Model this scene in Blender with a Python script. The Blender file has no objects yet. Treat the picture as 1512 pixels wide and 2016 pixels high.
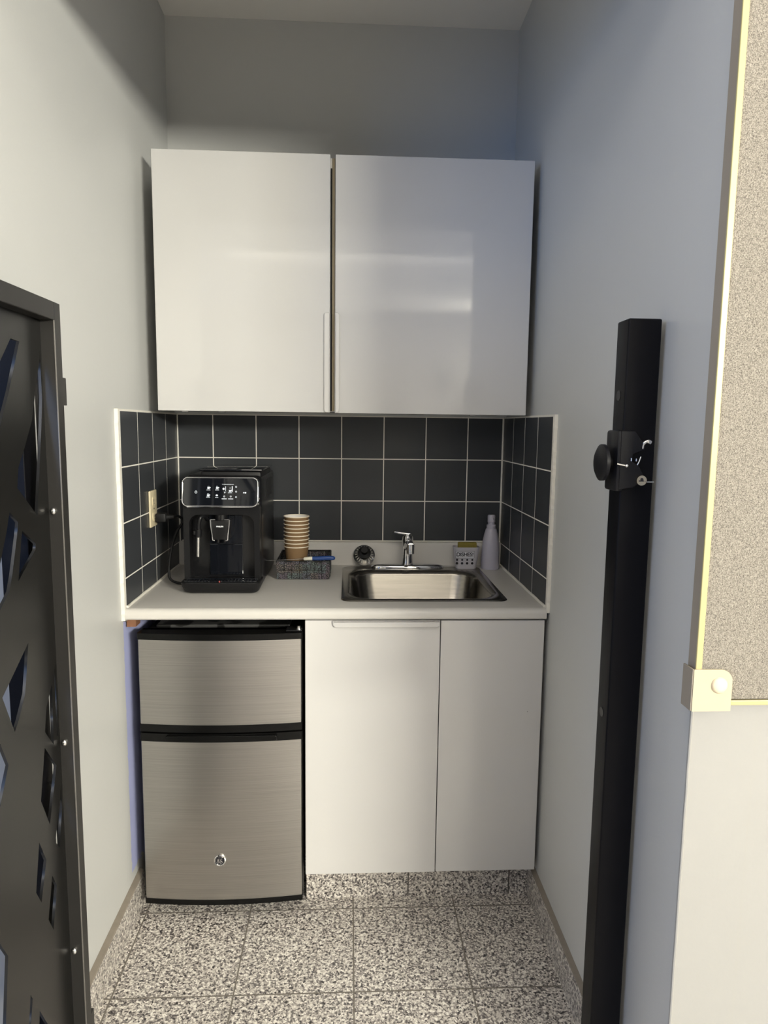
import bpy, bmesh, math, random
from mathutils import Vector, Matrix
random.seed(7)
C = bpy.context.scene.collection
PI = math.pi

# ------------------------------------------------------------------ camera
cam = bpy.data.cameras.new('camera')
camo = bpy.data.objects.new('camera', cam); C.objects.link(camo)
CR = Vector((0.9986965, -0.04955998, 0.01221076)); CU = Vector((-0.00595037, 0.12455298, 0.99219512))
CF = Vector((0.05069406, 0.99097445, -0.12409573))
camo.matrix_world = Matrix(((CR.x, CU.x, -CF.x, 0.62207), (CR.y, CU.y, -CF.y, -2.5323), (CR.z, CU.z, -CF.z, 1.45237), (0, 0, 0, 1)))
cam.sensor_fit = 'VERTICAL'; cam.sensor_height = 36.0; cam.lens = 1352.745 / 2016 * 36
cam.clip_start = 0.02
bpy.context.scene.camera = camo

# ------------------------------------------------------------------ light
sc = bpy.context.scene
sc.view_settings.view_transform = 'Standard'; sc.view_settings.look = 'None'
sc.view_settings.gamma = 1; sc.view_settings.use_curve_mapping = False
sc.view_settings.exposure = 0.0
w = bpy.data.worlds.new('world'); sc.world = w; w.use_nodes = True
w.node_tree.nodes['Background'].inputs[0].default_value = (0.6, 0.65, 0.8, 1)
w.node_tree.nodes['Background'].inputs[1].default_value = 0.2


def area(name, loc, target, sx, sy, power, col, spread=PI):
    l = bpy.data.lights.new(name, 'AREA'); l.shape = 'RECTANGLE'; l.size = sx; l.size_y = sy
    l.energy = power; l.color = col; l.spread = spread
    o = bpy.data.objects.new(name, l); C.objects.link(o); o.location = loc
    o.rotation_euler = (Vector(target) - Vector(loc)).to_track_quat('-Z', 'Y').to_euler()
    return o


area('pendant_lamp_light', (2.79, -5.0, 2.13), (0.6, 0.0, 1.3), 1.95, 0.32, 455, (1.0, 0.965, 0.835))
area('window_daylight', (-2.55, -4.6, 1.55), (1.0, -1.0, 1.3), 1.6, 1.5, 62, (0.14, 0.40, 1.0))
area('room_fill_light', (0.7, -2.1, 2.6), (0.7, -2.1, 0), 1.0, 0.4, 8, (1.0, 0.93, 0.82))  # added fill from overhead, not a known ceiling lamp

area('side_fill_light', (-1.75, -4.3, 2.35), (0.9, 0.0, 1.5), 0.9, 0.4, 20, (1.0, 0.93, 0.80))  # unseen fill added to brighten the right-hand doors and wall
area('rear_wall_fill_light', (0.9, -3.1, 2.5), (0.9, -5.6, 1.6), 2.2, 0.25, 30, (1.0, 0.95, 0.85))  # added light that brightens the rear wall for the door reflections

# ------------------------------------------------------------------ materials
def pmat(name, col, rough=0.5, metal=0.0, spec=0.5, coat=0.0, emis=None, es=0.0, noise=0.0, nscale=8.0, bump=0.0, bscale=200.0):
    m = bpy.data.materials.new(name); m.use_nodes = True
    nt = m.node_tree; b = nt.nodes['Principled BSDF']
    b.inputs['Base Color'].default_value = (*col, 1); b.inputs['Roughness'].default_value = rough
    b.inputs['Metallic'].default_value = metal; b.inputs['Specular IOR Level'].default_value = spec
    b.inputs['Coat Weight'].default_value = coat
    if coat: b.inputs['Coat Roughness'].default_value = 0.03
    if emis: b.inputs['Emission Color'].default_value = (*emis, 1); b.inputs['Emission Strength'].default_value = es
    g = nt.nodes.new('ShaderNodeNewGeometry')
    if noise:
        n = nt.nodes.new('ShaderNodeTexNoise'); n.inputs['Scale'].default_value = nscale; n.inputs['Detail'].default_value = 5
        nt.links.new(g.outputs['Position'], n.inputs['Vector'])
        r = nt.nodes.new('ShaderNodeMapRange'); r.inputs[3].default_value = 1 - noise; r.inputs[4].default_value = 1 + noise
        nt.links.new(n.outputs[0], r.inputs[0])
        v = nt.nodes.new('ShaderNodeVectorMath'); v.operation = 'SCALE'; v.inputs[0].default_value = col
        nt.links.new(r.outputs[0], v.inputs['Scale']); nt.links.new(v.outputs[0], b.inputs['Base Color'])
    if bump:
        n = nt.nodes.new('ShaderNodeTexNoise'); n.inputs['Scale'].default_value = bscale
        nt.links.new(g.outputs['Position'], n.inputs['Vector'])
        bp = nt.nodes.new('ShaderNodeBump'); bp.inputs['Strength'].default_value = bump; bp.inputs['Distance'].default_value = 0.001
        nt.links.new(n.outputs[0], bp.inputs['Height']); nt.links.new(bp.outputs[0], b.inputs['Normal'])
    return m


def M_(nt, op, a, b=None, clamp=False):
    n = nt.nodes.new('ShaderNodeMath'); n.operation = op; n.use_clamp = clamp
    for i, v in enumerate((a, b)):
        if v is None: continue
        if isinstance(v, (int, float)): n.inputs[i].default_value = v
        else: nt.links.new(v, n.inputs[i])
    return n.outputs[0]


def grid_mask(nt, sep, specs, gw):
    """1 on a grout line; specs = [(axis, offset, pitch)]"""
    out = None
    for ax, off, pitch in specs:
        a = M_(nt, 'ADD', sep.outputs[ax], -off + 1000 * pitch)
        f = M_(nt, 'MODULO', M_(nt, 'ADD', a, pitch / 2), pitch)
        d = M_(nt, 'ABSOLUTE', M_(nt, 'SUBTRACT', f, pitch / 2))
        k = M_(nt, 'LESS_THAN', d, gw / 2)
        out = k if out is None else M_(nt, 'MAXIMUM', out, k)
    return out


def mix(nt, fac, a, b):
    n = nt.nodes.new('ShaderNodeMix'); n.data_type = 'RGBA'
    for s, v in ((n.inputs[0], fac), (n.inputs[6], a), (n.inputs[7], b)):
        if isinstance(v, tuple): s.default_value = (*v, 1)
        elif isinstance(v, (int, float)): s.default_value = v
        else: nt.links.new(v, s)
    return n.outputs[2]


def granite(name, specs, gw, grout, warm=1.0, rough=0.28):
    m = bpy.data.materials.new(name); m.use_nodes = True; nt = m.node_tree; b = nt.nodes['Principled BSDF']
    g = nt.nodes.new('ShaderNodeNewGeometry')
    n = nt.nodes.new('ShaderNodeTexNoise'); n.inputs['Scale'].default_value = 120; n.inputs['Detail'].default_value = 2
    nt.links.new(g.outputs['Position'], n.inputs['Vector'])
    wv = nt.nodes.new('ShaderNodeVectorMath'); wv.operation = 'MULTIPLY_ADD'
    nt.links.new(n.outputs[1], wv.inputs[0]); wv.inputs[1].default_value = (0.008,) * 3
    nt.links.new(g.outputs['Position'], wv.inputs[2])
    v = nt.nodes.new('ShaderNodeTexVoronoi'); v.inputs['Scale'].default_value = 235
    nt.links.new(wv.outputs[0], v.inputs['Vector'])
    s = nt.nodes.new('ShaderNodeSeparateColor'); nt.links.new(v.outputs['Color'], s.inputs[0])
    r = nt.nodes.new('ShaderNodeValToRGB'); r.color_ramp.interpolation = 'CONSTANT'
    e = r.color_ramp.elements
    e[0].position = 0; e[0].color = (0.015, 0.014, 0.016, 1)
    e[1].position = 0.11; e[1].color = (0.09, 0.08, 0.08, 1)
    for p, c in ((0.25, (0.20, 0.18, 0.17, 1)), (0.38, (0.38, 0.345, 0.32, 1)), (0.54, (0.60, 0.56, 0.51, 1)), (0.76, (0.84, 0.80, 0.74, 1))):
        x = e.new(p); x.color = c
    # mix random cell value with a larger noise so that grains cluster
    n2 = nt.nodes.new('ShaderNodeTexNoise'); n2.inputs['Scale'].default_value = 130; n2.inputs['Detail'].default_value = 3
    nt.links.new(g.outputs['Position'], n2.inputs['Vector'])
    val = M_(nt, 'ADD', M_(nt, 'MULTIPLY', s.outputs[0], 0.72), M_(nt, 'MULTIPLY', M_(nt, 'SUBTRACT', n2.outputs[0], 0.5), 1.3))
    nt.links.new(M_(nt, 'ADD', val, 0.14, True), r.inputs[0])
    sep = nt.nodes.new('ShaderNodeSeparateXYZ'); nt.links.new(g.outputs['Position'], sep.inputs[0])
    col = r.outputs[0]
    if specs:
        k = grid_mask(nt, sep, specs, gw); col = mix(nt, k, col, grout)
        nt.links.new(M_(nt, 'ADD', M_(nt, 'MULTIPLY', k, 0.5), rough), b.inputs['Roughness'])
        bp = nt.nodes.new('ShaderNodeBump'); bp.inputs['Distance'].default_value = 0.002; bp.inputs['Strength'].default_value = 0.6; bp.invert = True
        nt.links.new(k, bp.inputs['Height']); nt.links.new(bp.outputs[0], b.inputs['Normal'])
    else:
        b.inputs['Roughness'].default_value = rough
    nt.links.new(col, b.inputs['Base Color'])
    return m


def tilemat(name, specs, tile=(0.044, 0.048, 0.054), grout=(0.88, 0.85, 0.78), gw=0.0036):
    m = bpy.data.materials.new(name); m.use_nodes = True; nt = m.node_tree; b = nt.nodes['Principled BSDF']
    g = nt.nodes.new('ShaderNodeNewGeometry')
    sep = nt.nodes.new('ShaderNodeSeparateXYZ'); nt.links.new(g.outputs['Position'], sep.inputs[0])
    n = nt.nodes.new('ShaderNodeTexNoise'); n.inputs['Scale'].default_value = 3
    nt.links.new(g.outputs['Position'], n.inputs['Vector'])
    tc = mix(nt, n.outputs[0], tuple(c * 0.85 for c in tile), tuple(c * 1.15 for c in tile))
    k = grid_mask(nt, sep, specs, gw)
    nt.links.new(mix(nt, k, tc, grout), b.inputs['Base Color'])
    nt.links.new(M_(nt, 'ADD', M_(nt, 'MULTIPLY', k, 0.5), 0.36), b.inputs['Roughness'])
    b.inputs['Specular IOR Level'].default_value = 0.35
    bp = nt.nodes.new('ShaderNodeBump'); bp.inputs['Distance'].default_value = 0.0015; bp.inputs['Strength'].default_value = 0.5; bp.invert = True
    nt.links.new(k, bp.inputs['Height']); nt.links.new(bp.outputs[0], b.inputs['Normal'])
    return m


P_ = 0.155
ZG = 1.3312
wall_grey = pmat('wall_paint', (0.545, 0.55, 0.54), 0.42, spec=0.35, noise=0.02, nscale=3, bump=0.25, bscale=90)
room_paint_dimmed = pmat('room_paint_dimmed', (0.31, 0.303, 0.287), 0.5, noise=0.02, bump=0.2, bscale=90)  # wall paint darkened in colour to offset the stronger light outside the alcove
ceil_m = pmat('ceiling_paint', (0.82, 0.80, 0.76), 0.8, noise=0.03, nscale=5, bump=0.3, bscale=60)
floor_m = granite('granite_floor', [(0, 0.333, 0.3085), (1, -0.613, 0.310)], 0.004, (0.17, 0.15, 0.13))
kick_m = granite('granite_kick', [(0, 0.812, 0.316)], 0.004, (0.09, 0.08, 0.07), rough=0.35)
base_m = granite('granite_skirting', [(1, -0.613, 0.310)], 0.0025, (0.28, 0.25, 0.21), rough=0.35)
cap_m = pmat('skirting_grout', (0.22, 0.19, 0.155), 0.8, noise=0.15, nscale=40)
tile_b = tilemat('slate_tiles_back', [(0, 0.128, P_), (2, ZG, P_)])
tile_s = tilemat('slate_tiles_side', [(1, 0.0, P_), (2, ZG, P_)])
caulk = pmat('white_caulk', (0.78, 0.75, 0.68), 0.6, noise=0.08, nscale=60, bump=0.5, bscale=150)
white_lam = pmat('white_laminate', (0.60, 0.58, 0.55), 0.38, noise=0.02, nscale=12)
gloss_white = pmat('gloss_white_lacquer', (0.55, 0.545, 0.54), 0.06, spec=0.5, noise=0.01, nscale=4)
satin_white = pmat('satin_white_lacquer', (0.60, 0.59, 0.58), 0.22, spec=0.5, noise=0.01, nscale=4)
edge_beige = pmat('beige_edge', (0.42, 0.35, 0.23), 0.6, noise=0.1, nscale=30)
dark_gap = pmat('dark_gap', (0.01, 0.01, 0.01), 0.9)
black_metal = pmat('black_powder_coat', (0.022, 0.021, 0.020), 0.42, spec=0.30, bump=0.15, bscale=900)
post_metal = pmat('black_post_coat', (0.004, 0.004, 0.0055), 0.42, spec=0.10)
black_panel_m = pmat('black_gate_panel', (0.008, 0.0078, 0.0072), 0.31, spec=0.45, bump=0.1, bscale=900)
black_plastic = pmat('black_plastic', (0.007, 0.007, 0.008), 0.28, spec=0.35, noise=0.1, nscale=20)
matt_black = pmat('matt_black_plastic', (0.008, 0.008, 0.009), 0.5, spec=0.3, noise=0.1, nscale=20)
black_gloss = pmat('black_gloss', (0.006, 0.007, 0.010), 0.05, coat=0.5)
chrome = pmat('chrome', (0.75, 0.75, 0.76), 0.08, 1.0, noise=0.01)
satin_chrome = pmat('satin_chrome', (0.72, 0.71, 0.70), 0.25, 1.0, noise=0.01)
print_white = pmat('white_print', (0.85, 0.88, 0.92), 0.5, noise=0.01)
kraft = pmat('kraft_paper', (0.20, 0.12, 0.055), 0.75, noise=0.08, nscale=30)
cup_rim_m = pmat('cup_rim_paper', (0.85, 0.77, 0.63), 0.6, noise=0.02)
cup_in = pmat('cup_inner_paper', (0.80, 0.76, 0.72), 0.6, noise=0.02)
almond = pmat('almond_plastic', (0.66, 0.58, 0.40), 0.35, noise=0.02)
lav = pmat('lavender_white_plastic', (0.52, 0.50, 0.58), 0.3, noise=0.02)
lav2 = pmat('white_caddy_plastic', (0.58, 0.56, 0.60), 0.35, noise=0.02)
ink = pmat('black_ink', (0.01, 0.01, 0.015), 0.6, noise=0.01)
label_w = pmat('label_paper', (0.75, 0.75, 0.78), 0.6, noise=0.01)
sponge_m = pmat('olive_sponge', (0.30, 0.24, 0.05), 0.95, noise=0.2, nscale=200, bump=1, bscale=500)
knife_blue = pmat('blue_handle', (0.02, 0.06, 0.22), 0.25, noise=0.02)
knife_cream = pmat('cream_bolster', (0.70, 0.68, 0.58), 0.4, noise=0.02)
wood_m = pmat('raw_wood', (0.22, 0.10, 0.05), 0.7, noise=0.2, nscale=50)
frame_yel = pmat('pale_yellow_frame', (0.43, 0.38, 0.19), 0.4, noise=0.02)
bracket_m = pmat('cream_bracket', (0.46, 0.41, 0.29), 0.35, noise=0.02)
board_side = pmat('taupe_board_side', (0.30, 0.26, 0.21), 0.5, noise=0.05)
screw_m = pmat('ivory_screw_cap', (0.72, 0.60, 0.42), 0.3, noise=0.05)
brass_key = pmat('nickel_key', (0.70, 0.62, 0.48), 0.25, 1.0, noise=0.05)


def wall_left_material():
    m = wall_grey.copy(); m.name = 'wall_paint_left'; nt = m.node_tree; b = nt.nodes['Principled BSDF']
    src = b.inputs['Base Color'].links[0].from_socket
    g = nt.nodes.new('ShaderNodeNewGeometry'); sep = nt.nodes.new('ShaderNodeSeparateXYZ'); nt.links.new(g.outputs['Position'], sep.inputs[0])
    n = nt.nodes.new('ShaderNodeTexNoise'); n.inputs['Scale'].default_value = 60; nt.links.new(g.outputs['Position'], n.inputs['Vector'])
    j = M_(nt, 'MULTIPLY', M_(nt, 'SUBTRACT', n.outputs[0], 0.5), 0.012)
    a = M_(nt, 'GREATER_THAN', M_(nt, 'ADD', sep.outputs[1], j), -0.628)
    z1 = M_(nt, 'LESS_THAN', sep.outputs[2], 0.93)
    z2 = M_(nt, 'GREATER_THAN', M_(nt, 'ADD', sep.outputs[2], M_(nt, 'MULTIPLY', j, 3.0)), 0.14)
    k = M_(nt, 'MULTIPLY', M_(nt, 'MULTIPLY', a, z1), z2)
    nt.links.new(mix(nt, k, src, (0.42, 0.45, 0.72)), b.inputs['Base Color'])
    return m


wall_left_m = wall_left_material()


def brushed(name, col=(0.42, 0.405, 0.385), rough=0.30, axis_scale=(1.2, 1.2, 260)):
    m = bpy.data.materials.new(name); m.use_nodes = True; nt = m.node_tree; b = nt.nodes['Principled BSDF']
    b.inputs['Metallic'].default_value = 1
    g = nt.nodes.new('ShaderNodeNewGeometry'); mp = nt.nodes.new('ShaderNodeVectorMath'); mp.operation = 'MULTIPLY'
    mp.inputs[1].default_value = axis_scale; nt.links.new(g.outputs['Position'], mp.inputs[0])
    n = nt.nodes.new('ShaderNodeTexNoise'); n.inputs['Scale'].default_value = 3; n.inputs['Detail'].default_value = 6
    nt.links.new(mp.outputs[0], n.inputs['Vector'])
    nt.links.new(mix(nt, n.outputs[0], tuple(c * 0.72 for c in col), tuple(c * 1.28 for c in col)), b.inputs['Base Color'])
    nt.links.new(M_(nt, 'ADD', M_(nt, 'MULTIPLY', n.outputs[0], 0.12), rough), b.inputs['Roughness'])
    bp = nt.nodes.new('ShaderNodeBump'); bp.inputs['Strength'].default_value = 0.25; bp.inputs['Distance'].default_value = 0.0004
    nt.links.new(n.outputs[0], bp.inputs['Height']); nt.links.new(bp.outputs[0], b.inputs['Normal'])
    return m


steel_front = brushed('brushed_steel')
sink_steel = brushed('sink_steel', (0.30, 0.28, 0.25), 0.17, (2, 40, 40))


def fabric_mat():
    m = bpy.data.materials.new('woven_board_fabric'); m.use_nodes = True; nt = m.node_tree; b = nt.nodes['Principled BSDF']
    b.inputs['Roughness'].default_value = 0.9; b.inputs['Specular IOR Level'].default_value = 0.1
    g = nt.nodes.new('ShaderNodeNewGeometry')
    outs = []
    for s in ((600, 1, 1500), (1800, 1, 450)):
        mp = nt.nodes.new('ShaderNodeVectorMath'); mp.operation = 'MULTIPLY'; mp.inputs[1].default_value = s
        nt.links.new(g.outputs['Position'], mp.inputs[0])
        n = nt.nodes.new('ShaderNodeTexNoise'); n.inputs['Scale'].default_value = 1; n.inputs['Detail'].default_value = 3
        nt.links.new(mp.outputs[0], n.inputs['Vector']); outs.append(n.outputs[0])
    f = M_(nt, 'ADD', outs[0], outs[1])
    r = nt.nodes.new('ShaderNodeMapRange'); r.inputs[1].default_value = 0.78; r.inputs[2].default_value = 1.20
    nt.links.new(f, r.inputs[0])
    nt.links.new(mix(nt, r.outputs[0], (0.095, 0.083, 0.072), (0.35, 0.32, 0.27)), b.inputs['Base Color'])
    bp = nt.nodes.new('ShaderNodeBump'); bp.inputs['Strength'].default_value = 0.5; bp.inputs['Distance'].default_value = 0.001
    nt.links.new(f, bp.inputs['Height']); nt.links.new(bp.outputs[0], b.inputs['Normal'])
    return m


fabric = fabric_mat()


def basket_mat():
    m = bpy.data.materials.new('woven_basket_straps'); m.use_nodes = True; nt = m.node_tree; b = nt.nodes['Principled BSDF']
    b.inputs['Roughness'].default_value = 0.6
    g = nt.nodes.new('ShaderNodeNewGeometry')
    # hue varies per strap, small light dots on top
    mp = nt.nodes.new('ShaderNodeVectorMath'); mp.operation = 'SNAP'; mp.inputs[1].default_value = (0.026, 0.026, 0.030)
    nt.links.new(g.outputs['Position'], mp.inputs[0])
    wn = nt.nodes.new('ShaderNodeTexWhiteNoise'); nt.links.new(mp.outputs[0], wn.inputs[0])
    hs = nt.nodes.new('ShaderNodeHueSaturation'); hs.inputs['Color'].default_value = (0.26, 0.22, 0.30, 1)
    nt.links.new(wn.outputs[0], hs.inputs['Hue'])
    v = nt.nodes.new('ShaderNodeTexVoronoi'); v.inputs['Scale'].default_value = 400; v.inputs['Randomness'].default_value = 0.85
    nt.links.new(g.outputs['Position'], v.inputs['Vector'])
    k = M_(nt, 'LESS_THAN', v.outputs[0], 0.33)
    nt.links.new(mix(nt, k, (0.012, 0.012, 0.014), hs.outputs[0]), b.inputs['Base Color'])
    return m


basket_m = basket_mat()

# ------------------------------------------------------------------ geometry helpers
def box(bm, x0, y0, z0, x1, y1, z1, bev=0.0, seg=2):
    r = bmesh.ops.create_cube(bm, size=1)
    vs = r['verts']
    for v in vs:
        v.co = Vector((x0 + (v.co.x + .5) * (x1 - x0), y0 + (v.co.y + .5) * (y1 - y0), z0 + (v.co.z + .5) * (z1 - z0)))
    if bev > 0:
        es = list({e for v in vs for e in v.link_edges})
        bmesh.ops.bevel(bm, geom=es, offset=bev, segments=seg, profile=0.5, affect='EDGES')
    return vs


def cyl(bm, p0, p1, r0, r1=None, n=24, cap=True):
    p0 = Vector(p0); p1 = Vector(p1); d = p1 - p0; r1 = r0 if r1 is None else r1
    r = bmesh.ops.create_cone(bm, cap_ends=cap, segments=n, radius1=r0, radius2=r1, depth=d.length)
    q = Vector((0, 0, 1)).rotation_difference(d.normalized()).to_matrix().to_4x4()
    bmesh.ops.transform(bm, matrix=Matrix.Translation((p0 + p1) / 2) @ q, verts=r['verts'])
    return r['verts']


def ball(bm, c, r, sz=(1, 1, 1), n=16):
    q = bmesh.ops.create_uvsphere(bm, u_segments=n, v_segments=n // 2 + 2, radius=r)
    for v in q['verts']: v.co = Vector((v.co.x * sz[0], v.co.y * sz[1], v.co.z * sz[2])) + Vector(c)
    return q['verts']


def lathe(bm, prof, c=(0, 0, 0), n=40, mat=None, sx=1, sy=1):
    rings = []
    for r, z in prof:
        ring = []
        if r < 1e-6:
            ring = [bm.verts.new(Vector((c[0], c[1], c[2] + z)))] * n
        else:
            for i in range(n):
                a = 2 * PI * i / n
                ring.append(bm.verts.new(Vector((c[0] + sx * r * math.cos(a), c[1] + sy * r * math.sin(a), c[2] + z))))
        rings.append(ring)
    fs = []
    for a, b in zip(rings, rings[1:]):
        for i in range(n):
            q = [a[i], a[(i + 1) % n], b[(i + 1) % n], b[i]]
            u = []
            for v in q:
                if v not in u: u.append(v)
            if len(u) > 2:
                try: fs.append(bm.faces.new(u))
                except ValueError: pass
    return fs


def tube(bm, pts, r, n=10, flat=None, closed=False):
    """tube along points; r number or list"""
    pts = [Vector(p) for p in pts]; rings = []; N = len(pts)
    up = Vector((0, 0, 1)); prev = None
    for i, p in enumerate(pts):
        if closed: t = (pts[(i + 1) % N] - pts[i - 1]).normalized()
        else: t = (pts[min(i + 1, N - 1)] - pts[max(i - 1, 0)]).normalized()
        if prev is None:
            a = up if abs(t.z) < 0.9 else Vector((1, 0, 0))
            s = t.cross(a).normalized()
        else:
            s = (prev - t * prev.dot(t)).normalized()
        prev = s; u = s.cross(t); rr = r[i] if isinstance(r, (list, tuple)) else r
        rings.append([bm.verts.new(p + (s * math.cos(2 * PI * k / n) + u * math.sin(2 * PI * k / n)) * rr) for k in range(n)])
    for i in range(N - 1 + (1 if closed else 0)):
        a, b = rings[i], rings[(i + 1) % N]
        for k in range(n): bm.faces.new([a[k], a[(k + 1) % n], b[(k + 1) % n], b[k]])
    if not closed:
        bm.faces.new(rings[0][::-1]); bm.faces.new(rings[-1])


def smooth_path(pts, k=6):
    pts = [Vector(p) for p in pts]; out = []
    for i in range(len(pts) - 1):
        p0 = pts[max(i - 1, 0)]; p1 = pts[i]; p2 = pts[i + 1]; p3 = pts[min(i + 2, len(pts) - 1)]
        for j in range(k):
            t = j / k
            out.append(0.5 * ((2 * p1) + (-p0 + p2) * t + (2 * p0 - 5 * p1 + 4 * p2 - p3) * t * t + (-p0 + 3 * p1 - 3 * p2 + p3) * t ** 3))
    out.append(pts[-1]); return out


def rrect(x0, z0, x1, z1, r, n=6):
    """rounded rectangle outline; r = radius or 4 radii (bl, br, tr, tl)"""
    rs = r if isinstance(r, (list, tuple)) else (r,) * 4
    out = []
    for (cx, cz, a0, rr) in ((x0, z0, PI, rs[0]), (x1, z0, 1.5 * PI, rs[1]), (x1, z1, 0, rs[2]), (x0, z1, .5 * PI, rs[3])):
        sx = 1 if cx == x0 else -1; sz = 1 if cz == z0 else -1
        for i in range(n + 1):
            a = a0 + i / n * PI / 2
            out.append((cx + sx * rr + rr * math.cos(a), cz + sz * rr + rr * math.sin(a)))
    return out


def prism(bm, outline, f0, f1, bev=0.0):
    """outline 2D, f0/f1 map 2D -> 3D for front and back"""
    a = [bm.verts.new(Vector(f0(*p))) for p in outline]; b = [bm.verts.new(Vector(f1(*p))) for p in outline]
    n = len(a); fs = [bm.faces.new(a), bm.faces.new(b[::-1])]
    for i in range(n): fs.append(bm.faces.new([a[i], b[i], b[(i + 1) % n], a[(i + 1) % n]]))
    bmesh.ops.recalc_face_normals(bm, faces=fs)
    if bev:
        es = [e for e in fs[0].edges]
        bmesh.ops.bevel(bm, geom=es, offset=bev, segments=2, profile=0.5, affect='EDGES')
    return fs


def xz(bm, outline, y0, y1, bev=0.0):
    return prism(bm, outline, lambda x, z: (x, y0, z), lambda x, z: (x, y1, z), bev)


def link(name, bm, m, parent=None, loc=None, smooth=None):
    """build ONE mesh object; geometry given in world coordinates"""
    bmesh.ops.recalc_face_normals(bm, faces=bm.faces[:])
    me = bpy.data.meshes.new(name)
    if parent is not None:
        P = parent
        while P is not None:
            bmesh.ops.translate(bm, vec=-Vector(P.location), verts=bm.verts[:]); P = P.parent
    elif loc is not None:
        bmesh.ops.translate(bm, vec=-Vector(loc), verts=bm.verts[:])
    bm.to_mesh(me); bm.free()
    ms = m if isinstance(m, (list, tuple)) else [m]
    for k in ms: me.materials.append(k)
    o = bpy.data.objects.new(name, me); C.objects.link(o)
    if parent is not None: o.parent = parent
    elif loc is not None: o.location = loc
    if smooth is not None:
        me.polygons.foreach_set('use_smooth', [True] * len(me.polygons))
        me.set_sharp_from_angle(angle=math.radians(smooth))
    return o


def tag(o, label, cat, group=None):
    o['label'] = label; o['category'] = cat
    if group: o['group'] = group
    return o


def thing(name, loc, label, cat, group=None):
    o = bpy.data.objects.new(name, None); C.objects.link(o); o.location = loc; o.empty_display_size = 0.05
    return tag(o, label, cat, group)


def struct(name, bm, m, smooth=None, parent=None):
    o = link(name, bm, m, parent, smooth=smooth)
    if parent is None: o['kind'] = 'structure'
    return o


def curve_mesh_into(bm, cu, mat4):
    o = bpy.data.objects.new('tmp', cu); C.objects.link(o)
    dg = bpy.context.evaluated_depsgraph_get(); dg.update()
    me = bpy.data.meshes.new_from_object(o.evaluated_get(dg))
    C.objects.unlink(o); bpy.data.objects.remove(o)
    me.transform(mat4); bm.from_mesh(me); bpy.data.meshes.remove(me)


def text_into(bm, s, size, mat4, extrude=0.0003, offset=0.0, space=1.0, shear=0.0):
    cu = bpy.data.curves.new('t', 'FONT'); cu.body = s; cu.size = size; cu.extrude = extrude; cu.offset = offset
    cu.align_x = 'CENTER'; cu.align_y = 'CENTER'; cu.space_character = space; cu.shear = shear
    curve_mesh_into(bm, cu, mat4)


def face_front(x, y, z, tilt=0.0):
    """text plane facing -y at a point (text x -> +x, text y -> +z)"""
    return Matrix.Translation((x, y, z)) @ Matrix.Rotation(PI / 2 + tilt, 4, 'X')


def holed_panel(bm, outer, holes, extrude, mat4):
    cu = bpy.data.curves.new('p', 'CURVE'); cu.dimensions = '2D'; cu.fill_mode = 'BOTH'; cu.extrude = extrude
    for pl in [outer] + holes:
        s = cu.splines.new('POLY'); s.points.add(len(pl) - 1); s.use_cyclic_u = True
        for p, q in zip(s.points, pl): p.co = (q[0], q[1], 0, 1)
    curve_mesh_into(bm, cu, mat4)


XZ = Matrix(((1, 0, 0, 0), (0, 0, 1, 0), (0, 1, 0, 0), (0, 0, 0, 1)))   # 2D (x,y)->(x,?,z)

# ------------------------------------------------------------------ room shell
W = 1.191; H = 2.8125; YF = -1.455; YL = -1.237; TW = 0.008        # alcove width, ceiling, mouth of the alcove, tile thickness
RX0, RX1, RY, RH = -2.9, 4.2, -5.6, 2.62
b = bmesh.new(); box(b, RX0 - .1, RY - .1, -.1, RX1 + .1, .12, 0); struct('floor', b, floor_m)
b = bmesh.new(); box(b, -.13, YF, H, W + .13, .12, H + .1); struct('ceiling', b, ceil_m)
b = bmesh.new(); box(b, RX0 - .1, RY - .1, RH, RX1 + .1, YF - .001, RH + .1); box(b, RX0 - .1, YF - .001, RH, -.12, YL + .1, RH + .1); struct('ceiling_room', b, ceil_m)
b = bmesh.new(); box(b, -TW, 0, 0, W + TW, .1, H); struct('wall_back', b, wall_grey)
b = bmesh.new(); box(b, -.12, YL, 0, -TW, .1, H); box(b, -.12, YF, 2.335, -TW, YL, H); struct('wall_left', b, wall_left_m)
b = bmesh.new(); box(b, W + TW, YF, 0, W + .12, .1, H, 0); struct('wall_right', b, wall_grey)
b = bmesh.new(); box(b, -.12, YF, 2.335, W + .12, YF + .10, RH + .3); struct('wall_header', b, room_paint_dimmed)
b = bmesh.new(); box(b, W + .12, YF, 0, RX1, YF + .1, RH + .05); struct('wall_front_right', b, room_paint_dimmed)
b = bmesh.new(); box(b, W + TW + .0005, YF - .002, 0, W + .12, YF, RH); struct('wall_front_corner', b, room_paint_dimmed)
b = bmesh.new(); box(b, RX0, YL, 0, -.12, YL + .1, RH + .05); box(b, -.12, YL - .002, 0, -TW - .0005, YL, 2.335); struct('wall_front_left', b, room_paint_dimmed)
b = bmesh.new(); box(b, RX1, RY, 0, RX1 + .1, YF, RH + .05); struct('wall_room_right', b, room_paint_dimmed)
b = bmesh.new(); box(b, RX0, RY - .1, 0, RX1, RY, RH + .05); struct('wall_rear', b, room_paint_dimmed)
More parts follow.
